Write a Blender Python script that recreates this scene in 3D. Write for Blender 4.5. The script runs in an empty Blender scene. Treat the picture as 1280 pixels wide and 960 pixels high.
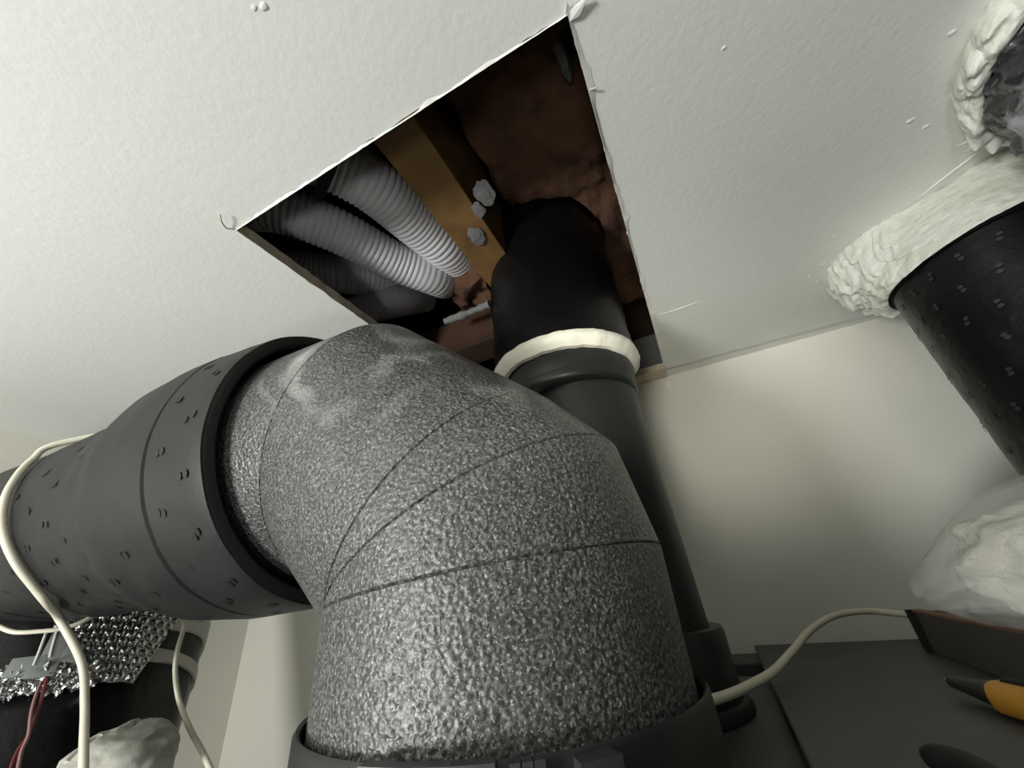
import bpy, bmesh, math, random
from mathutils import Vector as V, Matrix, noise
random.seed(4)
C = bpy.context.scene.collection
PI = math.pi

# ---------------------------------------------------------------- camera, world, lights, exposure
YAW, PITCH, ROLL, FPX = 0.40782103, 0.49908938, -0.09899486, 481.0
def cam_axes():
    cy, sy = math.cos(YAW), math.sin(YAW); cp, sp = math.cos(PITCH), math.sin(PITCH)
    f = V((-sy*cp, cy*cp, sp)); r = V((cy, sy, 0)); u = r.cross(f)
    cr, sr = math.cos(ROLL), math.sin(ROLL)
    return cr*r + sr*u, -sr*r + cr*u, f
CR, CU, CF = cam_axes()
cd = bpy.data.cameras.new('camera'); cam = bpy.data.objects.new('camera', cd); C.objects.link(cam)
cd.sensor_width = 36.0; cd.lens = FPX/1280*36; cd.clip_start = 0.005
m = Matrix((CR, CU, -CF)).transposed().to_4x4(); cam.matrix_world = m
bpy.context.scene.camera = cam
def ray(px, py): return CR*((px-640)/FPX) - CU*((py-480)/FPX) + CF
def at(px, py, axis, val):
    v = ray(px, py); return v*(val/v[axis])
def atz(px, py, z): return at(px, py, 2, z)
def aty(px, py, y): return at(px, py, 1, y)

w = bpy.data.worlds.new('room'); bpy.context.scene.world = w; w.use_nodes = True
bg = w.node_tree.nodes['Background']; bg.inputs[0].default_value = (1, 0.97, 0.9, 1); bg.inputs[1].default_value = 0.05
def area(name, loc, target, size, power, col):
    l = bpy.data.lights.new(name, 'AREA'); l.shape = 'DISK'; l.size = size; l.energy = power; l.color = col
    o = bpy.data.objects.new(name, l); C.objects.link(o); o.location = loc
    o.rotation_euler = (V(target)-V(loc)).to_track_quat('-Z', 'Y').to_euler(); return o
area('work_lamp', (-0.55, -0.80, -0.26), (-0.30, 0.15, 0.30), 0.22, 13.0, (1.0, 1.0, 0.97))
area('bounce_fill', (-0.50, -0.60, 0.15), (0.0, 0.6, 0.15), 0.50, 2.5, (1.0, 0.98, 0.90))  # added disc standing in for light bounced off the bright ceiling
area('void_fill', (0.02, -0.45, -0.55), (-0.28, 0.25, 0.33), 0.15, 1.7, (1.0, 0.99, 0.96))  # no real lamp here: added fill to lift the hoses in the void
tl = bpy.data.lights.new('wall_fill_spot', 'SPOT'); tl.energy = 10.0; tl.color = (1.0, 0.96, 0.84); tl.spot_size = 0.66; tl.spot_blend = 1.0; tl.shadow_soft_size = 0.06  # invented spot, put in to brighten the top of the far wall
to = bpy.data.objects.new('wall_fill_spot', tl); C.objects.link(to); to.location = (-0.04, -0.14, 0.05)
to.rotation_euler = (V((0.05, 0.69, 0.27))-to.location).to_track_quat('-Z', 'Y').to_euler()
pl_ = bpy.data.lights.new('camera_fill', 'POINT'); pl_.energy = 0.05; pl_.shadow_soft_size = 0.03; pl_.color = (1.0, 0.98, 0.93)  # weak fill added beside the lens for the dark hole, not a real source
ph = bpy.data.objects.new('camera_fill', pl_); C.objects.link(ph); ph.location = (0.03, -0.04, -0.03)
vs = bpy.context.scene.view_settings
vs.view_transform = 'Standard'; vs.look = 'None'; vs.gamma = 1.0; vs.use_curve_mapping = False; vs.exposure = -0.05

# ---------------------------------------------------------------- helpers
def link(name, mesh, mats, parent=None):
    o = bpy.data.objects.new(name, mesh); C.objects.link(o)
    for mt in (mats if isinstance(mats, (list, tuple)) else [mats]): mesh.materials.append(mt)
    if parent: o.parent = parent; o.matrix_parent_inverse = Matrix.Translation(-parent.location)
    return o
def obj(name, bm, mats, parent=None, smooth=True, normals=True):
    if normals: bmesh.ops.recalc_face_normals(bm, faces=bm.faces)
    me = bpy.data.meshes.new(name); bm.to_mesh(me); bm.free()
    if smooth:
        me.polygons.foreach_set('use_smooth', [True]*len(me.polygons))
        me.set_sharp_from_angle(angle=0.7)
    return link(name, me, mats, parent)
def tag(o, label=None, cat=None, group=None, kind=None):
    if label: o['label'] = label
    if cat: o['category'] = cat
    if group: o['group'] = group
    if kind: o['kind'] = kind
    return o
def thing(name, loc, label, cat, group=None):
    o = bpy.data.objects.new(name, None); C.objects.link(o); o.location = loc; o.empty_display_size = 0.02
    return tag(o, label, cat, group)
def nz(p, s, seed=0.0): return noise.noise(V(p)*s + V((seed, seed*1.7, seed*2.3)))
def fbm(p, s, seed=0.0, oc=3):
    a, t, f = 1.0, 0.0, s
    for _ in range(oc): t += a*nz(p, f, seed); a *= .5; f *= 2.1
    return t
def frame(ax):
    ax = V(ax).normalized(); h = V((0, 0, 1)) if abs(ax.z) < .9 else V((0, 1, 0))
    u = ax.cross(h).normalized(); return ax, u, ax.cross(u)
def grid(bm, rows, closed_u=False, cap0=False, cap1=False, mat=0):
    vr = [[bm.verts.new(p) for p in r] for r in rows]
    n = len(rows[0])
    for i in range(len(rows)-1):
        for j in range(n if closed_u else n-1):
            k = (j+1) % n
            try:
                f = bm.faces.new((vr[i][j], vr[i][k], vr[i+1][k], vr[i+1][j])); f.material_index = mat
            except ValueError: pass
    if cap0: bm.faces.new(vr[0][::-1]).material_index = mat
    if cap1: bm.faces.new(vr[-1]).material_index = mat
    return vr
def lathe(p0, ax, prof, n=64, fn=None, cap0=True, cap1=True):
    """profile [(s, r)] turned about the axis; fn(point, s, angle) may move points"""
    bm = bmesh.new(); ax, u, v = frame(ax); rows = []
    for s, r in prof:
        row = []
        for k in range(n):
            a = 2*PI*k/n; p = V(p0) + ax*s + (u*math.cos(a)+v*math.sin(a))*r
            if fn: p = p + (u*math.cos(a)+v*math.sin(a))*fn(p, s, a)
            row.append(p)
        rows.append(row)
    grid(bm, rows, True, cap0, cap1); return bm
def spline(pts, n=8):
    pts = [V(p) for p in pts]; P = [2*pts[0]-pts[1]] + pts + [2*pts[-1]-pts[-2]]; out = []
    for i in range(1, len(P)-2):
        a, b, c, d = P[i-1:i+3]
        for k in range(n):
            t = k/n
            out.append(.5*((2*b)+(c-a)*t+(2*a-5*b+4*c-d)*t*t+(3*b-a-3*c+d)*t**3))
    out.append(pts[-1]); return out
def resample(path, step):
    out = [path[0]]; acc = 0
    for a, b in zip(path, path[1:]):
        L = (b-a).length
        while acc + L >= step:
            t = (step-acc)/L; a = a.lerp(b, t); out.append(a.copy()); L = (b-a).length; acc = 0
        acc += L
    out.append(path[-1]); return out
def tube(path, rad, n=12, bm=None, caps=True):
    """rad: number or function(arclength, fraction)"""
    bm = bm or bmesh.new(); rows = []; L = 0; tot = sum((b-a).length for a, b in zip(path, path[1:]))
    up = None
    for i, p in enumerate(path):
        d = (path[min(i+1, len(path)-1)]-path[max(i-1, 0)]).normalized()
        if up is None: _, up, _ = frame(d)
        up = (up - d*up.dot(d)).normalized(); s = d.cross(up)
        if i: L += (p-path[i-1]).length
        r = rad(L, L/tot) if callable(rad) else rad
        rows.append([p+(up*math.cos(2*PI*k/n)+s*math.sin(2*PI*k/n))*r for k in range(n)])
    grid(bm, rows, True, caps, caps); return bm
def box(lo, hi, bev=0.0, bm=None, jit=0.0):
    bm = bm or bmesh.new()
    r = bmesh.ops.create_cube(bm, size=1.0); vs_ = r['verts']
    for q in vs_:
        q.co = V([lo[i]+(q.co[i]+.5)*(hi[i]-lo[i]) for i in range(3)])
        if jit: q.co += V([random.uniform(-jit, jit) for _ in range(3)])
    if bev: bmesh.ops.bevel(bm, geom=list({e for q in vs_ for e in q.link_edges}), offset=bev, segments=2, affect='EDGES', profile=.6)
    return bm
def prism(pts, d, bev=0.0, bm=None):
    """polygon (list of points) extruded by vector d"""
    bm = bm or bmesh.new(); a = [bm.verts.new(V(p)) for p in pts]; b = [bm.verts.new(V(p)+V(d)) for p in pts]; n = len(a)
    fs = [bm.faces.new(a), bm.faces.new(b[::-1])]
    for i in range(n): fs.append(bm.faces.new((a[i], b[i], b[(i+1) % n], a[(i+1) % n])))
    if bev:
        es = {e for f in fs for e in f.edges}; bmesh.ops.bevel(bm, geom=list(es), offset=bev, segments=2, affect='EDGES')
    return bm
def blob(center, rad, amp, sc, seed, sub=4, rot=None, bm=None):
    bm = bm or bmesh.new(); r = bmesh.ops.create_icosphere(bm, subdivisions=sub, radius=1.0)
    for q in r['verts']:
        d = q.co.normalized(); k = 1+amp*fbm(d, sc, seed)
        p = V((d.x*rad[0], d.y*rad[1], d.z*rad[2]))*k
        if rot: p = rot @ p
        q.co = V(center)+p
    return bm

# ---------------------------------------------------------------- materials
def mat(name, col, rough=.6, metal=0.0, spec=.5, bumps=(), var=None, extra=None):
    """bumps: (kind, scale, distance, strength); var: (scale, colour2, lo, hi[, detail])"""
    mt = bpy.data.materials.new(name); mt.use_nodes = True; nt = mt.node_tree; N = nt.nodes; L = nt.links
    b = N['Principled BSDF']; b.inputs['Base Color'].default_value = (*col, 1); b.inputs['Roughness'].default_value = rough
    b.inputs['Metallic'].default_value = metal; b.inputs['Specular IOR Level'].default_value = spec
    tc = N.new('ShaderNodeTexCoord'); prev = None
    for kind, sc, dist, st in bumps:
        if kind == 'noise':
            t = N.new('ShaderNodeTexNoise'); t.inputs['Detail'].default_value = 3; out = t.outputs['Fac']
        else:
            t = N.new('ShaderNodeTexVoronoi'); t.feature = 'SMOOTH_F1' if kind == 'smooth' else 'F1'; out = t.outputs['Distance']
        t.inputs['Scale'].default_value = sc; L.new(tc.outputs['Object'], t.inputs['Vector'])
        bp = N.new('ShaderNodeBump'); bp.inputs['Distance'].default_value = dist; bp.inputs['Strength'].default_value = st
        L.new(out, bp.inputs['Height'])
        if prev: L.new(prev.outputs[0], bp.inputs['Normal'])
        prev = bp
    if prev: L.new(prev.outputs[0], b.inputs['Normal'])
    cur = None
    for vv in ([var] if var and not isinstance(var, list) else (var or [])):
        sc, c2, lo, hi = vv[:4]
        t = N.new('ShaderNodeTexNoise'); t.inputs['Scale'].default_value = sc; t.inputs['Detail'].default_value = vv[4] if len(vv) > 4 else 4
        L.new(tc.outputs['Object'], t.inputs['Vector'])
        mr = N.new('ShaderNodeMapRange'); mr.inputs[1].default_value = lo; mr.inputs[2].default_value = hi; L.new(t.outputs['Fac'], mr.inputs[0])
        mx = N.new('ShaderNodeMix'); mx.data_type = 'RGBA'; L.new(mr.outputs[0], mx.inputs[0])
        if cur: L.new(cur, mx.inputs[6])
        else: mx.inputs[6].default_value = (*col, 1)
        mx.inputs[7].default_value = (*c2, 1); cur = mx.outputs[2]
    if cur: L.new(cur, b.inputs['Base Color'])
    if extra: extra(nt, b, tc, cur)
    return mt
M = {}
def settled_dust(nt, b, tc, cur):
    """pale dust and scuffs on the upper side of the elbow"""
    N, L = nt.nodes, nt.links
    t = N.new('ShaderNodeTexNoise'); t.inputs['Scale'].default_value = 17; t.inputs['Detail'].default_value = 9; t.inputs['Distortion'].default_value = 1.2; L.new(tc.outputs['Object'], t.inputs['Vector'])
    a = N.new('ShaderNodeMapRange'); a.inputs[1].default_value = .50; a.inputs[2].default_value = .72; L.new(t.outputs['Fac'], a.inputs[0])
    sp = N.new('ShaderNodeSeparateXYZ'); L.new(tc.outputs['Object'], sp.inputs[0])
    z = N.new('ShaderNodeMapRange'); z.inputs[1].default_value = .05; z.inputs[2].default_value = .15; L.new(sp.outputs['Z'], z.inputs[0])
    mu = N.new('ShaderNodeMath'); mu.operation = 'MULTIPLY'; L.new(a.outputs[0], mu.inputs[0]); L.new(z.outputs[0], mu.inputs[1])
    mx = N.new('ShaderNodeMix'); mx.data_type = 'RGBA'; L.new(mu.outputs[0], mx.inputs[0]); L.new(cur, mx.inputs[6]); mx.inputs[7].default_value = (.34, .34, .33, 1)
    L.new(mx.outputs[2], b.inputs['Base Color'])
M['ceiling'] = mat('white_ceiling_paint', (.74, .76, .72), .55, bumps=[('noise', 180, .0009, .27), ('noise', 30, .0015, .2)], var=(3, (.70, .72, .67), .4, .7))
M['wall'] = mat('cream_wall_paint', (.72, .71, .63), .6, bumps=[('noise', 60, .0008, .3)], var=(4, (.66, .66, .60), .35, .7))
M['plaster'] = mat('plaster_core', (.66, .58, .44), .9, bumps=[('noise', 200, .001, .6)], var=(40, (.50, .43, .32), .4, .7))
M['paper'] = mat('torn_white_paper', (.82, .82, .78), .8, bumps=[('noise', 150, .001, .5)])
M['epp'] = mat('grey_bead_foam', (.040, .042, .041), .40, spec=.6, bumps=[('smooth', 430, .0012, .7), ('noise', 620, .0007, .5)],
    var=[(620, (.13, .134, .128), .46, .64, 2), (900, (.28, .28, .27), .62, .69, 1)], extra=settled_dust)
M['rubber'] = mat('black_rubber_foam', (.011, .0115, .0115), .55, spec=.35, bumps=[('noise', 22, .004, .25), ('noise', 300, .0006, .3)], var=(14, (.021, .022, .021), .45, .75, 5))
M['rubber_edge'] = mat('cut_rubber_edge', (.012, .012, .012), .55, bumps=[('noise', 300, .0008, .4)])
M['mark'] = mat('printed_mark', (.004, .004, .004), .6)
M['pale_mark'] = mat('pale_printed_mark', (.016, .016, .016), .6)
M['deep_black'] = mat('black_wrap', (.004, .004, .0045), .36, spec=.25, bumps=[('noise', 35, .003, .5), ('noise', 180, .001, .3)])
M['pvc'] = mat('charcoal_plastic', (.018, .019, .019), .42, spec=.4, bumps=[('noise', 60, .0008, .25)])
M['clip'] = mat('grey_clip_plastic', (.030, .033, .035), .4, bumps=[('noise', 120, .0004, .2)])
M['casing'] = mat('dark_steel_casing', (.042, .043, .043), .5, bumps=[('noise', 40, .0008, .2)], var=(12, (.075, .076, .075), .45, .75))
M['black'] = mat('matt_black', (.006, .006, .006), .7)
M['sealant'] = mat('white_sealant', (.80, .79, .68), .5, bumps=[('noise', 90, .002, .5)])
M['foam'] = mat('expanding_foam', (.74, .75, .68), .6, bumps=[('smooth', 110, .003, .6), ('noise', 260, .0012, .6)], var=(30, (.62, .62, .52), .5, .75))
M['wool'] = mat('brown_insulation', (.12, .060, .030), .95, bumps=[('noise', 45, .006, .8), ('noise', 300, .001, .6)], var=(16, (.07, .030, .018), .42, .7, 6))
M['wood'] = mat('yellow_timber', (.19, .105, .03), .7, bumps=[('noise', 120, .0006, .4)], var=(25, (.12, .062, .02), .4, .7))
M['redwood'] = mat('brown_batten', (.06, .025, .012), .75, bumps=[('noise', 120, .0006, .4)], var=(25, (.04, .016, .009), .4, .7))
M['flex'] = mat('grey_corrugated_plastic', (.62, .62, .64), .45, bumps=[('noise', 80, .0006, .2)], var=(20, (.52, .52, .53), .45, .7))
M['void'] = mat('dark_roof_void', (.030, .016, .012), .95, bumps=[('noise', 30, .004, .5)], var=(8, (.05, .025, .018), .4, .7))
M['dab'] = mat('grey_white_mortar', (.16, .16, .16), .8, bumps=[('noise', 120, .002, .5)])
M['slab'] = mat('grey_block', (.12, .12, .12), .8, bumps=[('noise', 80, .002, .4)])
M['cable'] = mat('cream_cable_sheath', (.66, .64, .52), .42)
M['red'] = mat('red_wire_sheath', (.10, .008, .012), .4)
M['pinkwire'] = mat('dull_pink_wire_sheath', (.20, .10, .095), .4)
M['foil'] = mat('silver_bubble_foil', (.62, .63, .62), .22, metal=1.0, bumps=[('noise', 160, .002, .5)])
M['tape'] = mat('white_tape', (.52, .52, .48), .55, bumps=[('noise', 70, .001, .4)])
M['cloth'] = mat('off_white_cloth', (.42, .42, .37), .85, bumps=[('noise', 400, .0006, .5), ('noise', 40, .003, .4)])
M['greyplastic'] = mat('grey_connector', (.17, .185, .18), .5)
M['brownbox'] = mat('brown_grey_board', (.085, .080, .068), .7, bumps=[('noise', 60, .001, .3)], var=(18, (.06, .056, .046), .4, .7))
M['rim'] = mat('orange_brown_rim', (.20, .11, .055), .7, bumps=[('noise', 90, .001, .4)])
M['inner'] = mat('dark_brown_inside', (.06, .035, .015), .8)
M['fibre'] = mat('white_fibre_fill', (.50, .49, .42), .9, bumps=[('noise', 120, .003, .8), ('noise', 400, .001, .6)])
M['yellow'] = mat('yellow_tool_body', (.55, .27, .03), .5, bumps=[('noise', 60, .0006, .3)], var=(40, (.42, .19, .02), .45, .7))
M['steel'] = mat('bright_steel', (.6, .6, .6), .25, metal=1.0)
M['crumple'] = mat('crumpled_dark_film', (.02, .02, .024), .25, spec=.8, bumps=[('noise', 160, .002, .6)], var=(38, (.30, .31, .33), .56, .66, 5))
def plastic_film(nt, b, tc, cur):
    b.inputs['Transmission Weight'].default_value = 0.0; b.inputs['Alpha'].default_value = .30
M['film'] = mat('clear_plastic_film', (.62, .64, .60), .18, spec=.7, bumps=[('noise', 25, .006, .6)], extra=plastic_film)

# ---------------------------------------------------------------- the setting
H = .326                                   # ceiling height above the lens
WY = .69                                   # far wall
XL, XR, YB = -1.04, 1.1, -1.5
HX0, HX1, HY0, HY1 = -.3215, .0128, .121, .657   # hole cut in the board
TH = .0125
def ceiling_mesh():
    bm = bmesh.new(); n = 70
    def side(a, b, A, B):
        o = []
        for k in range(n):
            t = k/n; p = V(a).lerp(V(b), t); e = V(A).lerp(V(B), t); o.append((p, e))
        return o
    c = [(HX0, HY0), (HX1, HY0), (HX1, HY1), (HX0, HY1)]; e = [(XL, YB), (XR, YB), (XR, WY), (XL, WY)]
    ring = []
    for i in range(4):
        j = (i+1) % 4; ring += side((*c[i], 0), (*c[j], 0), (*e[i], 0), (*e[j], 0))
    rows = [[], [], [], [], []]
    for k, (p, q) in enumerate(ring):
        jx = .0022*fbm(p, 60, 1.3) if k % n else 0; jy = .0022*fbm(p, 60, 7.7) if k % n else 0
        rows[0].append(V((q.x, q.y, H))); rows[1].append(V((p.x+jx, p.y+jy, H)))
        rows[2].append(V((p.x+jx*.3, p.y+jy*.3, H+.001))); rows[3].append(V((p.x+.002*nz(p, 90, 4), p.y+.002*nz(p, 90, 5), H+TH))); rows[4].append(V((q.x, q.y, H+TH)))
    vr = grid(bm, rows, True)
    bm.faces.ensure_lookup_table(); m4 = len(ring)
    for i, f in enumerate(bm.faces):
        f.material_index = 1 if i // m4 in (1, 2) else 0
    return bm
ceil = tag(obj('ceiling', ceiling_mesh(), [M['ceiling'], M['plaster']], smooth=False), kind='structure')
tag(obj('wall_back', box((XL-.1, WY, -1.2), (XR+.1, WY+.1, H)), M['wall'], smooth=False), kind='structure')
tag(obj('wall_left', box((XL-.1, YB, -1.2), (XL, WY, H)), M['wall'], smooth=False), kind='structure')
tag(obj('floor', box((XL-.1, YB, -1.25), (XR+.1, WY+.1, -1.2)), M['casing'], smooth=False), kind='structure')
# roof void above the board: deck and its four sides
tag(obj('wall_void_deck', box((-1.0, -.2, .64), (.45, .9, .66)), M['void'], smooth=False), kind='structure')
tag(obj('wall_void_back', box((-1.0, .70, H+TH), (.45, .75, .64)), M['void'], smooth=False), kind='structure')
tag(obj('wall_void_front', box((-1.0, -.2, H+TH), (.45, -.15, .64)), M['void'], smooth=False), kind='structure')
tag(obj('wall_void_left', box((-1.0, -.15, H+TH), (-.95, .70, .64)), M['void'], smooth=False), kind='structure')
tag(obj('wall_void_right', box((.40, -.15, H+TH), (.45, .70, .64)), M['void'], smooth=False), kind='structure')
tag(obj('trim_1', box((-.35, .662, H+TH), (.10, .70, .405)), M['slab'], smooth=False), kind='structure')

def ragged_strip(p, q, side, wmax, z0, z1, n, seed):
    """torn paper left along a cut edge"""
    bm = bmesh.new(); a, b = V(p), V(q); rows = []
    top, bot, out = [], [], []
    for k in range(n+1):
        t = k/n; c = a.lerp(b, t); wd = wmax*max(.12, .45+.9*fbm(c, 45, seed))*min(1, 8*t+.2, 8*(1-t)+.2)
        top.append(V((c.x, c.y, z1))); bot.append(V((c.x, c.y, z0+.0006*nz(c, 200, seed)))); e = c+V(side)*wd
        out.append(V((e.x, e.y, H-.0003)))
    grid(bm, [top, bot, out]); return bm
obj('torn_paper', ragged_strip((HX1-.0005, HY0, 0), (HX1-.0005, HY1, 0), (1, 0, 0), .0075, H-.0022, H+.004, 90, 3.1), M['paper'], ceil)
obj('torn_paper', ragged_strip((HX0, HY0+.0005, 0), (HX1, HY0+.0005, 0), (0, -1, 0), .0025, H-.0014, H+.002, 90, 9.4), M['paper'], ceil)
bm = prism([(HX1, HY0+.004, H-.002), (HX1+.002, HY0-.001, H-.002), (HX1+.014, HY0-.004, H-.006), (HX1+.006, HY0+.004, H-.003)], (0, 0, .0015))
obj('paper_splinter', bm, M['paper'], ceil, smooth=False)
obj('paper_splinter', prism([(HX1-.002, HY0, H-.001), (HX1+.001, HY0-.007, H-.004), (HX1+.003, HY0+.001, H-.001)], (0, 0, .001)), M['paper'], ceil, smooth=False)
hair = spline([atz(290, 286, H-.001), atz(283, 285, H-.003), atz(277, 277, H-.006), atz(275, 268, H-.006)], 6)
obj('paper_curl', tube(hair, .0007, 6), M['plaster'], ceil)
obj('paper_curl', tube(spline([atz(736, 113, H-.001), atz(741, 111, H-.003), atz(746, 109, H-.005)], 5), .0006, 6), M['plaster'], ceil)
bm = bmesh.new()
for px, py, r in [(1138, 151, .0035), (1158, 158, .003), (1190, 41, .003), (1043, 296, .0022), (1030, 330, .0025), (1012, 346, .002), (330, 8, .003), (318, 10, .002), (1022, 352, .0022), (905, 60, .002)]:
    blob(atz(px, py, H), (r*1.0, r*.7, r*.3), .3, 2, px, 2, bm=bm)
tag(obj('paint_lump', bm, M['ceiling'], ceil), kind='stuff')
def ridge(pts, r, name, mt, par):
    return obj(name, tube(resample(spline(pts, 8), .004), lambda L, t: r*(.25+.75*math.sin(PI*t))*(1+.5*nz((L, 0, 0), 120, r*999)), 8), mt, par)
ridge([atz(1150, 246, H), atz(1180, 222, H), atz(1212, 198, H), atz(1236, 180, H)], .0014, 'paint_ridge', M['ceiling'], ceil)
ridge([atz(1196, 183, H), atz(1215, 174, H), atz(1230, 164, H)], .0012, 'paint_ridge', M['ceiling'], ceil)
ridge([atz(1205, 190, H), atz(1222, 182, H), atz(1238, 168, H)], .0011, 'paint_ridge', M['ceiling'], ceil)
ridge([atz(822, 394, H), atz(845, 387, H), atz(876, 376, H)], .0007, 'paint_ridge', M['ceiling'], ceil)
obj('bare_plaster_strip', box((HX0, HY1-.003, H-.0012), (HX1+.001, WY, H+.001)), M['plaster'], ceil, smooth=False)
obj('paint_drip', blob(aty(836, 482, WY), (.005, .0025, .009), .3, 2, 4, 3), M['sealant'], ceil)

# ---------------------------------------------------------------- the grey elbow
PY = .2406
S = [V((-.2304, PY, .1219)), V((-.1426, PY, .0450)), V((-.1304, PY, .0316)), V((-.1257, PY, .0080))]
HD = V((.99848, .05053, .02179)).normalized()          # run of the level duct, towards the elbow
DIRS = [HD, (S[1]-S[0]).normalized(), (S[2]-S[1]).normalized(), (S[3]-S[2]).normalized(), V((-.0025, 0, -1)).normalized()]
NRM = [(DIRS[k]+DIRS[k+1]).normalized() for k in range(4)]
RE = .1
def mitre(pA, nA, pB, nB, p0, ax, r, gA=True, gB=True, n=120):
    bm = bmesh.new(); ax, u, v = frame(ax); rows = []
    prof = [(0, .0, r-.0012 if gA else r), (0, .0008, r)] + [(i/8, 0, r) for i in range(1, 8)] + [(1, -.0008, r), (1, 0, r-.0012 if gB else r)]
    for f, off, rr in prof:
        row = []
        for k in range(n):
            a = 2*PI*k/n; d = u*math.cos(a)+v*math.sin(a); b = V(p0)+d*rr
            tA = (pA-b).dot(nA)/ax.dot(nA); tB = (pB-b).dot(nB)/ax.dot(nB)
            if tB < tA+.0005: tB = tA = (tA+tB)/2; o = 0
            else: o = max(-(tB-tA)*.4, min((tB-tA)*.4, off))
            row.append(b+ax*(tA+(tB-tA)*f+o))
        rows.append(row)
    grid(bm, rows, True); return bm
elbow = thing('duct_elbow', (S[3].x, PY, -.09), 'thick speckled grey foam duct elbow rising from the unit and turning left', 'duct elbow')
obj('stub', mitre(S[0]-HD*.14, HD, S[0], NRM[0], S[0], HD, RE, False), M['epp'], elbow)
for k in range(3):
    obj('bend_segment', mitre(S[k], NRM[k], S[k+1], NRM[k+1], S[k], DIRS[k+1], RE), M['epp'], elbow)
obj('riser', mitre(S[3], NRM[3], V((-.1255, PY, -.088)), V((0, 0, -1)), S[3], DIRS[4], RE, True, False), M['epp'], elbow)

# ---------------------------------------------------------------- insulated duct running left
sleeve = thing('insulated_duct', S[0]-HD*.3, 'black rubber-foam insulated duct running level to the left of the grey elbow', 'duct')
def wob(a1, a2): return lambda p, s, a: a1*fbm(p, 14, 2.2) + a2*nz(p, 5, 8.1)
def profile(pts, step=.008):
    out = []
    for (s0, r0), (s1, r1) in zip(pts, pts[1:]):
        k = max(1, int(abs(s1-s0)/step))
        for i in range(k):
            t = i/k; e = t*t*(3-2*t); out.append((s0+(s1-s0)*t, r0+(r1-r0)*e))
    out.append(pts[-1]); return out
obj('long_wrap', lathe(S[0], HD, profile([(-.80, .097), (-.42, .0975), (-.32, .0985), (-.26, .0995), (-.222, .1035), (-.165, .1155), (-.125, .1180), (-.102, .1176)]) + [(-.1005, .1160), (-.1005, .09)], 96, wob(.0015, .001)), M['rubber'], sleeve)
end = obj('end_wrap', lathe(S[0], HD, [(-.0995, .09), (-.0995, .1160), (-.098, .1176)] + profile([(-.098, .1176), (-.07, .1166), (-.049, .1155)]) + [(-.0475, .1150), (-.0470, .1135)], 96, wob(.0008, .0006), True, False), M['rubber'], sleeve)
obj('cut_edge', lathe(S[0], HD, [(-.0470, .1137), (-.0462, .112), (-.0462, .1075), (-.048, .1055), (-.075, .1050), (-.0955, .1050)], 96, wob(.0006, .0006), False, False), M['rubber_edge'], end)
def marks(p0, ax, radius, spans, a0, a1, da, size, name, mt, par, seed):
    bm = bmesh.new(); ax, u, v = frame(ax); rnd = random.Random(seed)
    for i, s in enumerate(spans):
        k = 0; a = a0 + (da/2 if i % 2 else 0)
        while a < a1:
            for e in (-1, 1):
                sc = s + e*size*.55 + rnd.uniform(-.001, .001); ac = a + rnd.uniform(-.02, .02)
                loop = []; r = radius(sc)+.0007
                for j in range(8):
                    t = 2*PI*j/8; ss = sc+size*.5*math.cos(t); aa = ac+(size*.62*math.sin(t))/r
                    loop.append(bm.verts.new(V(p0)+ax*ss+(u*math.cos(aa)+v*math.sin(aa))*r))
                bm.faces.new(loop)
            a += da
    return tag(obj(name, bm, mt, par), kind='stuff')

def srad(s):
    pr = [(-.80, .097), (-.42, .0975), (-.32, .0985), (-.26, .0995), (-.222, .1035), (-.165, .1155), (-.125, .1180), (-.102, .1176), (-.07, .1168), (-.05, .1157)]
    for (s0, r0), (s1, r1) in zip(pr, pr[1:]):
        if s0 <= s <= s1: t = (s-s0)/(s1-s0); t = t*t*(3-2*t); return r0+(r1-r0)*t
    return .1157
marks(S[0], HD, srad, [-.36, -.328, -.296, -.264, -.232, -.20, -.168, -.136], -PI, PI, .33, .0046, 'print_mark', M['mark'], bpy.data.objects['long_wrap'], 2)
marks(S[0], HD, srad, [-.085, -.062], -PI, PI, .33, .0046, 'print_mark', M['mark'], end, 3)

# ---------------------------------------------------------------- black stack pipe beside the elbow
TX, TY = -.092, .428
stack = thing('stack_pipe', (-.083, TY, -.0945), 'black vertical pipe behind the grey elbow rising through the ceiling hole', 'pipe')
ax = (V((TX, TY, .2))-V((-.083, TY, -.05))).normalized()
obj('pipe', lathe((-.083, TY, -.09), ax, [(0, .063), (.30, .063)], 64), M['pvc'], stack)
obj('base_socket', lathe((-.083, TY, -.0945), (0, 0, 1), [(0, .072), (.052, .072), (.056, .0705), (.057, .066), (.052, .0635)], 64, None, True, False), M['pvc'], stack)
obj('base_flange', lathe((-.083, TY, -.0945), (0, 0, 1), [(0, .078), (.004, .078), (.007, .076), (.008, .070)], 64, None, True, False), M['black'], stack)
CX_ = -.108
obj('collar', lathe((CX_+.002, TY, .196), (0, 0, 1), [(0, .0635), (0, .074), (.002, .0775), (.006, .079), (.012, .0785), (.015, .079), (.030, .081), (.036, .080), (.038, .076)], 72, lambda p, s, a: .0008*nz(p, 30, 3), False, False), M['pvc'], stack)
def band(p, s, a): return .0012*fbm(p, 50, 5.5)
obj('sealant_band', lathe((CX_, TY, .232), (0, 0, 1), [(-.002, .081), (-.0015, .0860), (.003, .0895), (.008, .0935), (.012, .0935), (.016, .092), (.017, .086)], 140, band, False, False), M['sealant'], stack)
for o in (bpy.data.objects['sealant_band'],):
    for q in o.data.vertices:
        q.co.z += .002*fbm((q.co.x, q.co.y, 0), 45, 2.7)
        q.co.z += .004*math.cos(math.atan2(q.co.y-TY, q.co.x-CX_)-.3*PI)*0
upath = [V((CX_, TY, z/100)) for z in range(24, 57, 1)]
R = .090
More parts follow.
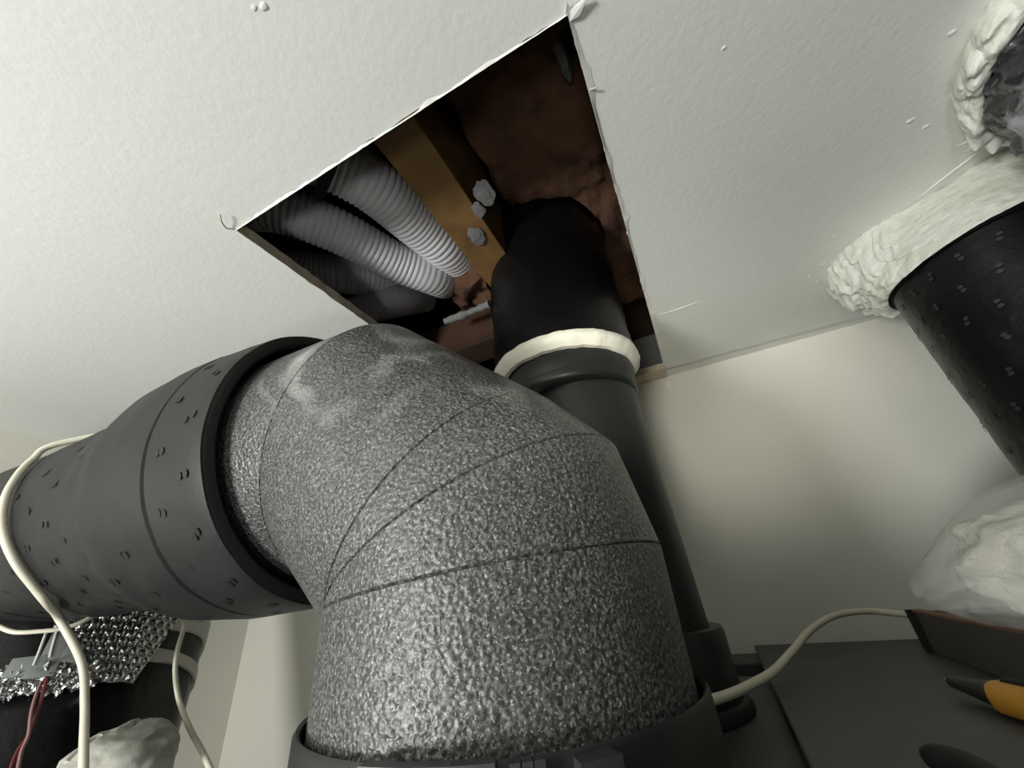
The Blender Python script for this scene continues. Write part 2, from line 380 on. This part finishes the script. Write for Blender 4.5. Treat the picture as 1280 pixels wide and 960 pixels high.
for k in range(1, 19):
    a = PI/2*k/18; upath.append(V((CX_, TY+.10*(1-math.cos(a)), .56+.07*math.sin(a))))
upath.append(upath[-1]+V((0, .05, 0)))
def urad(L, t): return R + .0012*math.sin(L*160)*(L > .2) + (.0018 if .215 < L < .245 else 0)
wr = obj('wrapped_section', tube(upath, urad, 64), M['deep_black'], stack)
for q in wr.data.vertices: q.co += V((nz(q.co, 30, 1), nz(q.co, 30, 2), 0))*.0025

# ---------------------------------------------------------------- roof-void contents
joist = tag(obj('timber_joist', box((-.187, -.14, .40), (-.138, .395, .52), .002), M['wood'], smooth=False), 'yellow timber joist crossing the void beside the flexible hoses', 'joist')
def slab_noise(x0, x1, y0, y1, z, th, amp, sc, seed, nx=60, ny=90):
    bm = bmesh.new(); rows = []
    for j in range(ny+1):
        row = []
        for i in range(nx+1):
            u, v = i/nx, j/ny; x = x0+(x1-x0)*u; y = y0+(y1-y0)*v
            ex = .006*fbm((x, y, 2), 25, seed); e = min(u, 1-u, v, 1-v)
            zz = z+amp*fbm((x, y, 0), sc, seed, 4)+th*.5*max(0, 1-e*14)**2
            row.append(V((x+ex, y+.006*fbm((x, y, 5), 25, seed), zz)))
        rows.append(row)
    vr = grid(bm, rows)
    inside = set()
    for q in bm.verts:                                   # the batt is cut round the wrapped pipe
        dx, dy = q.co.x-CX_, q.co.y-TY; d = math.hypot(dx, dy)
        if d < R+.005 and d > 1e-6: inside.add(q); q.co.x = CX_+dx/d*(R+.005); q.co.y = TY+dy/d*(R+.005)
    bmesh.ops.delete(bm, geom=[f for f in bm.faces if all(q in inside for q in f.verts)], context='FACES')
    top = bmesh.ops.extrude_face_region(bm, geom=list(bm.faces))
    for q in [g for g in top['geom'] if isinstance(g, bmesh.types.BMVert)]: q.co.z = z+th
    return bm
tag(obj('insulation_batt', slab_noise(-.130, .045, .03, .655, .465, .09, .014, 16, 5.0), M['wool']), 'brown fibrous insulation batt filling the right of the ceiling void', 'insulation')
tag(obj('insulation_offcut', slab_noise(-.275, -.186, .36, .60, .42, .10, .018, 24, 8.0, 30, 40), M['wool']), 'crumbly brown insulation offcut between hoses and wrapped black pipe', 'insulation')
tag(obj('timber_batten', box((-.36, .425, H+TH+.001), (-.187, .475, .40), .0015), M['redwood'], smooth=False), 'reddish brown batten across the back of the hole left of black pipe', 'batten')
b0, b1 = atz(556, 402, .355), atz(612, 380, .355)
bm = tube(resample(spline([b0, (b0+b1)/2+V((0, .002, .001)), b1], 8), .003), lambda L, t: .0075*(.7+.5*nz((L, 1, 0), 90, 3)), 10)
tag(obj('plaster_strip', bm, M['dab']), 'pale ragged plaster strip lying on the brown batten edge', 'plaster')
for i, (px, py, z, r) in enumerate([(606, 243, .398, .009), (598, 262, .397, .006), (596, 296, .397, .008)]):
    tag(obj('mortar_dab', blob(atz(px, py, z), (r*1.1, r*1.7, r*.18), .35, 1.3, i*3+1, 4), M['dab']),
        ['largest white mortar dab by the joist beside black pipe top', 'small white mortar dab in the middle of three on joist', 'lowest white mortar dab on the yellow joist end'][i], 'mortar', 'mortar dabs on the joist')
tag(obj('plaster_lump', blob(atz(704, 74, .448), (.006, .018, .012), .4, 2, 8, 3), M['slab']), 'grey plaster lump hanging inside the hole near its top corner', 'plaster')
def flex(name, pts, r, label, amp=.0024, pitch=.0072):
    path = resample(spline(pts, 16), .0014)
    t = thing(name, path[0], label, 'hose', 'corrugated hoses in the ceiling void')
    obj('corrugated_hose', tube(path, lambda L, f: r+amp*(abs(math.sin(PI*L/pitch))**.8-.5)*(1.0 if f < .5 else max(.15, 1-(f-.5)*2.6)), 40), M['flex'], t)
    return t
flex('flexible_hose', [atz(250, 262, .43), atz(300, 258, .43), atz(350, 262, .43), atz(420, 288, .43), atz(490, 325, .43), atz(540, 345, .435), atz(556, 352, .46), atz(556, 350, .52)], .0275, 'pale corrugated hose in the middle of the void, running under the other')
flex('flexible_hose', [atz(360, 180, .44), atz(420, 205, .44), atz(470, 235, .44), atz(520, 278, .445), atz(560, 312, .45), atz(585, 335, .48), atz(590, 340, .54)], .031, 'pale corrugated hose alongside the yellow joist, uppermost in the hole')
flex('flexible_hose', [atz(330, 335, .455), atz(380, 340, .45), atz(430, 343, .455), atz(475, 350, .47), atz(520, 362, .51)], .029, 'pale corrugated hose lowest in view with close ridges, near torn board edge', .002, .0062)
flex('flexible_hose', [atz(420, 400, .43), atz(460, 385, .43), atz(500, 376, .44), atz(530, 372, .48)], .026, 'dim smooth-looking hose just above the elbow top at the hole edge', .0006, .0085)
cl = atz(408, 208, .43)
bm = lathe(cl, (atz(470, 235, .44)-atz(420, 205, .44)), [(-.006, .036), (-.006, .0385), (.006, .0385), (.006, .036)], 40, None, False, False)
hoses = [o for o in C.objects if o.name.startswith('flexible_hose')]
obj('black_clamp', bm, M['black'], hoses[1])

# ---------------------------------------------------------------- ventilation unit
UZ = -.0955
unit = thing('ventilation_unit', (.15, .35, -1.2), 'dark grey ventilation unit casing with the spigot ring below the grey elbow', 'ventilation unit')
bm = box((-.232, .09, -1.195), (.62, .555, UZ), .003); obj('casing', bm, M['casing'], unit, smooth=False)
obj('back_rail', box((-.232, .60, -1.19), (.62, .665, UZ+.004), .002), M['casing'], unit, smooth=False)
obj('back_recess', box((-.22, .553, -1.19), (.61, .602, UZ-.05)), M['black'], unit, smooth=False)
ring = obj('spigot_ring', lathe((-.1255, PY, UZ), (0, 0, 1), [(0, .1065), (.0475, .1058), (.0495, .1045), (.0485, .1030), (.040, .1018)], 96, None, False, False), M['pvc'], unit)
def arc_plate(a0, a1, z0, z1, r0, r1, n=10):
    bm = bmesh.new(); rows = []
    for z, r in [(z0, r0), (z0, r1), (z1, r1), (z1, r0), (z0, r0)]:
        rows.append([V((-.1255+r*math.cos(a0+(a1-a0)*k/n), PY+r*math.sin(a0+(a1-a0)*k/n), z)) for k in range(n+1)])
    grid(bm, rows); bm.faces.new([bm.verts[:][0]]*0) if False else None
    bm.verts.ensure_lookup_table(); m_ = n+1
    bm.faces.new([bm.verts[i*m_] for i in range(4)]); bm.faces.new([bm.verts[i*m_+n] for i in range(4)][::-1])
    bmesh.ops.remove_doubles(bm, verts=bm.verts, dist=1e-6)
    return bm
def ring_angle(px, py, z):
    p = atz(px, py, z); return math.atan2(p.y-PY, p.x+.1255)
ZR = UZ+.0485
obj('clip_tab', arc_plate(ring_angle(470, 955, ZR), ring_angle(622, 945, ZR), UZ+.02, ZR+.002, .105, .1105), M['clip'], unit)
for px in (636, 650, 664):
    a = ring_angle(px, 945, ZR); obj('clip_rib', arc_plate(a, a+.032, UZ+.02, ZR+.001, .105, .1095, 2), M['clip'], unit)
a = ring_angle(708, 935, ZR); obj('clip_stop', arc_plate(a, a+.13, UZ+.02, ZR-.0005, .105, .113, 4), M['clip'], unit)
for px, py in ((507, 950), (709, 927)):
    obj('moulding_nib', blob(atz(px, py, ZR)+V((0, -.0005, .0015)), (.0013, .001, .0018), .3, 2, px, 2), M['clip'], unit)
panel = tag(obj('cover_panel', box((.012, .115, UZ+.0005), (.60, .664, -.083), .0015), M['casing'], smooth=False), 'dark grey flat cover panel lying on the unit, under the tray', 'panel')

# ---------------------------------------------------------------- tray, bag and tools
tray = thing('open_tray', (.20, .44, -.083), 'brown-grey open tray with orange-brown rim sitting on the cover panel', 'tray')
TZ0, TZ1 = -.0825, -.0475
obj('side_panel', box((.160, .300, TZ0), (.166, .577, TZ1-.002)), M['brownbox'], tray, smooth=False)
obj('back_panel', box((.160, .571, TZ0), (.236, .577, TZ1-.002)), M['brownbox'], tray, smooth=False)
obj('end_strip', box((.1555, .5715, TZ0), (.1598, .5785, TZ1)), M['black'], tray, smooth=False)
obj('base', box((.161, .301, TZ0), (.236, .576, TZ0+.004)), M['inner'], tray, smooth=False)
obj('front_panel', box((.160, .300, TZ0), (.236, .306, TZ1-.002)), M['brownbox'], tray, smooth=False)
obj('far_panel', box((.230, .300, TZ0), (.236, .577, TZ1-.002)), M['brownbox'], tray, smooth=False)
obj('rim', box((.1590, .300, TZ1-.002), (.1675, .578, TZ1)), M['rim'], tray, smooth=False)
obj('partition', box((.166, .490, TZ0), (.230, .495, TZ1-.004)), M['brownbox'], tray, smooth=False)

bag = thing('plastic_bag', (.30, .45, -.045), 'clear plastic bag of white fibre resting on the tray at the right edge', 'bag')
bc = aty(1400, 702, .37)
bm = blob((bc.x, bc.y, bc.z+.004), (.088, .078, .049), .10, 1.6, 3.3, 5)
for q in bm.verts:
    d = q.co-bc
    if d.x < 0: k = min(1, -d.x/.088); q.co.z = bc.z+d.z*(1-.55*k*k)-.014*k*k; q.co.x -= .006*k*k
    q.co += d.normalized()*.0016*abs(fbm(q.co, 45, 3.3))
    if q.co.z < -.0415: q.co.z = -.0415+(q.co.z+.0415)*.15
obj('film', bm, M['film'], bag)
bm = blob((bc.x+.010, bc.y, bc.z+.002), (.075, .066, .038), .16, 2.2, 6.1, 5)
for q in bm.verts:
    if q.co.z < -.037: q.co.z = -.037+(q.co.z+.037)*.1
obj('fibre_fill', bm, M['fibre'], bag)

def strap(path, w, h, n=14, sq=3.0):
    """super-elliptic bar along a path: w(t), h(t) half sizes"""
    bm = bmesh.new(); rows = []; N_ = len(path)
    for i, p in enumerate(path):
        d = (path[min(i+1, N_-1)]-path[max(i-1, 0)]).normalized(); s = d.cross(V((0, 0, 1))).normalized(); u = s.cross(d); t = i/(N_-1)
        row = []
        for k in range(n):
            a = 2*PI*k/n; c_, s_ = math.cos(a), math.sin(a)
            row.append(p+s*w(t)*math.copysign(abs(c_)**(2/sq), c_)+u*h(t)*math.copysign(abs(s_)**(2/sq), s_))
        rows.append(row)
    grid(bm, rows, True, True, True); return bm
PZ = -.083
knife = thing('utility_knife', atz(1190, 863, PZ), 'yellow-bodied utility knife with dark nose lying on the cover panel', 'knife')
k0, k1, k2 = V((.115, .407, PZ+.0085)), V((.125, .367, PZ+.0085)), V((.153, .285, PZ+.0085))
obj('body', strap(resample([k1, k2], .006), lambda t: .0105+.004*math.sin(PI*min(1, t*1.2)), lambda t: .008), M['yellow'], knife)
obj('nose', strap(resample([k0, k1+(k2-k1)*.05], .004), lambda t: .0025+.0072*t, lambda t: .003+.0042*t), M['pvc'], knife)
d = (k0-k1).normalized(); sd = d.cross(V((0, 0, 1)))
obj('blade', prism([k0+sd*.0025, k0+d*.008+sd*.001, k0-sd*.0025], (0, 0, .0008)), M['steel'], knife, smooth=False)
sl = k1.lerp(k2, .3)
obj('slider', strap(resample([k1.lerp(k2, .05)+V((0, 0, .0082)), sl+V((0, 0, .0082))], .004), lambda t: .003, lambda t: .0016), M['black'], knife)
pl = thing('pliers', atz(1160, 945, PZ), 'black-handled tool lying at the bottom edge in front of the knife', 'tool')
p0, p1 = atz(1158, 945, PZ+.0058), atz(1262, 990, PZ+.0058)
obj('handle', strap(resample(spline([p0, p0.lerp(p1, .5)+V((.002, .002, .001)), p1], 6), .004), lambda t: .0052*min(1, .55+t*4), lambda t: .0052*min(1, .6+t*3), 14, 2.4), M['black'], pl)
q0 = atz(1225, 1010, PZ+.007)
obj('handle', strap(resample([q0, p1+V((.01, .0, 0))], .004), lambda t: .006, lambda t: .006, 14, 2.4), M['black'], pl)

# ---------------------------------------------------------------- two insulated risers with foam at the ceiling
def polar_interp(samples):
    s = sorted(samples)
    def f(a):
        a = (a+PI) % (2*PI)-PI
        e = s[-1:] and [(s[-1][0]-2*PI, s[-1][1])]+s+[(s[0][0]+2*PI, s[0][1])]
        for (a0, r0), (a1, r1) in zip(e, e[1:]):
            if a0 <= a <= a1: t = (a-a0)/(a1-a0+1e-9); t = t*t*(3-2*t); return r0+(r1-r0)*t
        return s[0][1]
    return lambda a: sum(f(a+d*.09) for d in range(-4, 5))/9
def lumps(p, sc, seed):
    d, _ = noise.voronoi(V(p)*sc+V((seed, 0, seed)), distance_metric='DISTANCE', exponent=2.5)
    return 1-min(1.0, d[0]*1.3)
def foam_skirt(c, r_in, rout, zin, amp, seed, nth=300, nt=40):
    bm = bmesh.new(); rows = []
    for i in range(nt+1):
        t = i/nt; row = []
        for k in range(nth):
            a = -PI+2*PI*k/nth; ro = rout(a); zi = zin(a)
            # bulging skirt from the ceiling outline in to the duct
            r = ro+(r_in+.005-ro)*t; z = H+(zi-H)*t
            nrm = V((math.cos(a)*.6, math.sin(a)*.6, -.8)); bul = math.sin(PI*t)**.7
            p = V((c[0]+r*math.cos(a), c[1]+r*math.sin(a), z))
            p += nrm*(bul*.007 + amp*(.3+bul)*(.25+.6*fbm(p, 30, seed, 3)) + (.2+bul)*(.0085*lumps(p, 48, seed)+.0045*lumps(p, 95, seed+3)+.003*fbm(p, 90, seed, 3)) - .004)
            if p.z > H: p.z = H
            row.append(p)
        rows.append(row)
    grid(bm, rows, True); return bm
RC, RR = (.328, .461), .080
riser = thing('insulated_riser', (RC[0], RC[1], PZ), 'thick black insulated riser duct at right, passing up through the ceiling', 'duct')
obj('rubber_wrap', lathe((RC[0], RC[1], -.08), (0, 0, 1), profile([(0, RR), (.322, RR)], .012)+[(.325, RR-.003), (.327, RR-.012), (.328, .02)], 80, lambda p, s, a: .0016*fbm(p, 16, 3.9)), M['deep_black'], riser)
out = [(px, py) for px, py in [(1036, 350), (1045, 310), (1094, 289), (1155, 249), (1199, 223), (1242, 192), (1269, 179), (1046, 384)]]
sm = []
for px, py in out:
    p = atz(px, py, H); a = math.atan2(p.y-RC[1], p.x-RC[0]); sm.append((a, (V((p.x, p.y, 0))-V((*RC, 0))).length))
sm += [(0.2, .085), (1.0, .09), (1.7, .10)]
fo = obj('foam_collar', foam_skirt(RC, RR, polar_interp(sm), lambda a: .243+.002*math.sin(a*3), .006, 4.4), M['foam'], riser)
marks((RC[0], RC[1], -.08), (0, 0, 1), lambda s: RR+.0001, [i*.026+.10 for i in range(9)], -PI, PI, .30, .0035, 'print_mark', M['pale_mark'], riser, 5)
R2, r2 = (.352, .282), .070
riser2 = thing('insulated_riser', (R2[0], R2[1], PZ), 'second black riser in the top right corner with silvery crumpled tape', 'duct')
obj('rubber_wrap', lathe((R2[0], R2[1], -.08), (0, 0, 1), profile([(0, r2), (.375, r2)], .012), 64, lambda p, s, a: .003*fbm(p, 20, 1.9)), M['deep_black'], riser2)
sm2 = []
for px, py in [(1235, 0), (1210, 60), (1193, 110), (1190, 145), (1225, 160), (1262, 176)]:
    p = atz(px, py, H); sm2.append((math.atan2(p.y-R2[1], p.x-R2[0]), (V((p.x, p.y, 0))-V((*R2, 0))).length))
sm2 += [(0, .10), (-1.6, .10)]
obj('foam_collar', foam_skirt(R2, r2, polar_interp(sm2), lambda a: .300, .006, 9.2), M['foam'], riser2)
def crumple(p, s, a): return .002+.008*abs(fbm(p, 34, 7.7, 4))+.004*lumps(p, 70, 2)
obj('crumpled_tape', lathe((R2[0], R2[1], .20), (0, 0, 1), [(i*.0025, r2) for i in range(41)], 220, crumple, False, False), M['crumple'], riser2)

# ---------------------------------------------------------------- lower left: foil-wrapped duct, cloth, connectors
def cyl_hit(p0, ax, r, px, py):
    """where the line of sight meets a cylinder (or its nearest limb point)"""
    v = ray(px, py).normalized(); a = v-ax*v.dot(ax); b = -(p0-ax*p0.dot(ax))
    A, B, C_ = a.dot(a), 2*a.dot(b), b.dot(b)-r*r; d = max(0.0, B*B-4*A*C_)
    p = v*((-B-math.sqrt(d))/(2*A)); q = p-p0; s_ = q.dot(ax); n_ = (q-ax*s_).normalized()
    return p0+ax*s_+n_*r, s_, n_
LA = V((.39, -.25, -.88)).normalized()
L0 = aty(112, 800, .28)
lv = ray(262, 775); lc = lv.cross(LA).normalized(); LR = abs(L0.dot(lc))
LD = thing('foil_wrapped_duct', L0+LA*.2, 'black duct at lower left partly wrapped in silver bubble foil and white tape', 'duct')
obj('rubber_wrap', lathe(L0, LA, profile([(.012, LR), (.55, LR)], .015), 80, lambda p, s, a: .0015*fbm(p, 12, 6.2)), M['deep_black'], LD)
_, LU, LW = frame(LA)
def lcoord(px, py, r):
    p, s_, n_ = cyl_hit(L0, LA, r, px, py); return s_, math.atan2(n_.dot(LW), n_.dot(LU))
def lpt(s_, a, r): return L0+LA*s_+(LU*math.cos(a)+LW*math.sin(a))*r
def tape_ring(pa, pb, width, name):
    (s0, a0), (s1, a1) = lcoord(*pa, LR+.001), lcoord(*pb, LR+.001)
    if a1-a0 > PI: a1 -= 2*PI
    if a0-a1 > PI: a1 += 2*PI
    a2 = a1+(a1-a0)*1.5; bm = bmesh.new(); rows = []
    for i in range(41):
        t = i/40; a = a0+(a2-a0)*t; s_ = s0+(s1-s0)*min(1, t*2.5)
        rows.append([lpt(s_+f*width+.001*nz((t*9, f, 0), 1, 4), a, LR+rr) for f, rr in ((-.5, .0004), (-.46, .0028), (0, .0032), (.46, .0028), (.5, .0004))])
    grid(bm, rows); return obj(name, bm, M['tape'], LD)
tape_ring((215, 771), (256, 782), .030, 'white_tape')
tape_ring((188, 818), (243, 838), .013, 'white_tape')
# bubble foil
RF = LR+.007
cs = [lcoord(70, 748, RF), lcoord(238, 752, RF), lcoord(166, 854, RF), lcoord(62, 858, RF)]
base = cs[0][1]
cs = [(a, base+((b-base+PI) % (2*PI)-PI)) for a, b in cs]
bm = bmesh.new(); rows = []; NU, NV = 170, 120
for j in range(NV+1):
    v = j/NV; row = []
    for i in range(NU+1):
        u = i/NU
        sA = cs[0][0]*(1-u)+cs[1][0]*u; sB = cs[3][0]*(1-u)+cs[2][0]*u; s_ = sA*(1-v)+sB*v
        aA = cs[0][1]*(1-u)+cs[1][1]*u; aB = cs[3][1]*(1-u)+cs[2][1]*u; a = aA*(1-v)+aB*v
        X, Y = a*RF, s_; P_ = .0092; best = 9
        ry = round(Y/(P_*.866)); 
        for dy in (-1, 0, 1):
            r_ = ry+dy; off = .5*P_ if r_ % 2 else 0; rx = round((X-off)/P_)
            best = min(best, math.hypot(X-(rx*P_+off), Y-r_*P_*.866))
        bub = .0032*math.sqrt(max(0, 1-(best/.0041)**2)) + .0022*nz((X, Y, 0), 60, 3)+.004*nz((X, Y, 0), 22, 5)
        edge = min(u, 1-u, 1-v)
        if edge < .02: bub *= edge/.02
        row.append(lpt(s_+.0012*nz((X, Y, 3), 90, 1), a, RF+bub))
    rows.append(row)
grid(bm, rows)
obj('bubble_foil', bm, M['foil'], LD)
# crumpled foil edge
bm = bmesh.new()
for k in range(13):
    t = k/12; px = -20+130*t; py = 862-18*t-6*math.sin(PI*t); c, _, n_ = cyl_hit(L0, LA, RF+.004, px, py)
    blob(c, (.012, .008, .0085+.003*(k % 3 == 0)), .6, 2.6, k*1.3, 4, bm=bm)
obj('crumpled_foil', bm, M['foil'], LD)
con = thing('cable_connector', cyl_hit(L0, LA, RF+.01, 45, 830)[0], 'grey plastic cable connectors tucked in the foil under the black sleeve', 'connector')
def obox(c, dx, dy, dz, lx, ly, lz, bev, bm=None):
    b = box((-lx, -ly, -lz), (lx, ly, lz), bev, bm); mtx = Matrix((dx, dy, dz)).transposed()
    for q in b.verts: q.co = c+mtx @ q.co
    return b
for px, py, lx, lz in ((34, 836, .012, .008), (52, 841, .010, .006), (70, 812, .0075, .0135), (88, 820, .007, .0075)):
    c, _, n_ = cyl_hit(L0, LA, RF+.010, px, py); dz = -LA; dx = dz.cross(n_).normalized(); dx = -dx if dx.x < 0 else dx
    obj('connector_body', obox(c, dx, n_, dz, lx, .006, lz, .0015), M['greyplastic'], con)
for pts in (((58, 790), (50, 812), (42, 832)), ((72, 786), (66, 806), (62, 822))):
    obj('lead', tube(spline([cyl_hit(L0, LA, RF+.016, *p)[0] for p in pts], 8), .0011, 8), M['tape'], con)
tag(obj('thin_cable', tube(spline([cyl_hit(L0, LA, RF+.024, *p)[0] for p in ((-30, 775), (-5, 782), (18, 790), (50, 789), (80, 785), (112, 772), (135, 745))], 8), .0019, 10), M['cable']),
    'thin white cable running just below the left end of black sleeve', 'cable')
wp = [cyl_hit(L0, LA, RF+.013, *p)[0] for p in ((58, 842), (50, 866), (43, 890), (36, 918), (24, 940), (16, 970), (12, 1000))]
wpath = resample(spline(wp, 10), .003)
wires = thing('twisted_wires', wp[-1], 'pair of thin red and pinkish wires hanging from the foil edge', 'wire')
for k, mt in ((0, 'red'), (1, 'pinkwire')):
    q = []
    for i, p in enumerate(wpath):
        a = i*.18+PI*k; q.append(p+V((math.cos(a)*.0020, math.sin(a)*.0020, 0)))
    obj('wire', tube(q, .0013, 8), M[mt], wires)
# bunched cloth roll
cc = cyl_hit(L0, LA, LR+.032, 148, 957)[0]
bm = blob(cc, (.046, .04, .029), .10, 1.8, 2.2, 5)
for q in bm.verts:
    d = q.co-cc
    f = abs(math.sin(d.x*70+8*d.z+2.2*nz(d, 30, 3))); q.co += d.normalized()*(-.0065*max(0, 1-f*3.5)+.002*fbm(q.co, 60, 4))
roll = tag(obj('cloth_roll', bm, M['cloth']), 'bunched off-white cloth roll in the bottom left corner', 'cloth')

# ---------------------------------------------------------------- cables
c1 = [S[0]-HD*.30+V((0, .085, .062)), S[0]-HD*.305+V((0, .045, .094)), S[0]-HD*.308+V((0, .0, .1035))]
for p in ((78, 549), (40, 575), (14, 606), (3, 638), (5, 670), (20, 704), (46, 738)): c1.append(cyl_hit(S[0], HD, .1030, *p)[0])
c1 += [cyl_hit(S[0], HD, .1045, *p)[0] for p in ((60, 755), (74, 773))]
for p, g in (((102, 828), .050), ((106, 880), .040), ((105, 930), .060), ((104, 985), .075)): c1.append(cyl_hit(L0, LA, RF+g, *p)[0])
tag(obj('white_cable', tube(spline(c1, 10), .0030, 14), M['cable']), 'thick white cable looped over the left end of the black insulated duct', 'cable')
c2 = [S[0]-HD*.19+V((0, .09, -.085))]+[cyl_hit(L0, LA, RF+.016, *p)[0] for p in ((238, 758), (230, 785), (222, 812), (219, 838), (223, 872))]
c2 += [aty(px, py, c2[-1].y-.004*(i+1)) for i, (px, py) in enumerate(((236, 908), (252, 938), (268, 972)))]
tag(obj('white_cable', tube(spline(c2, 10), .0024, 12), M['cable']), 'thin white cable hanging below the black duct against the pale wall', 'cable')
c3 = [aty(835, 880, .33), aty(876, 877, .32), aty(906, 870, .35), aty(940, 855, .39), aty(968, 838, .43), aty(992, 812, .48), aty(1015, 786, .53), aty(1045, 769, .575), aty(1085, 764, .60), aty(1120, 767, .60), aty(1150, 770, .597)]
tag(obj('white_cable', tube(spline(c3, 10), .0031, 12), M['cable']), 'cream cable arching from behind the grey elbow to the tray corner', 'cable')
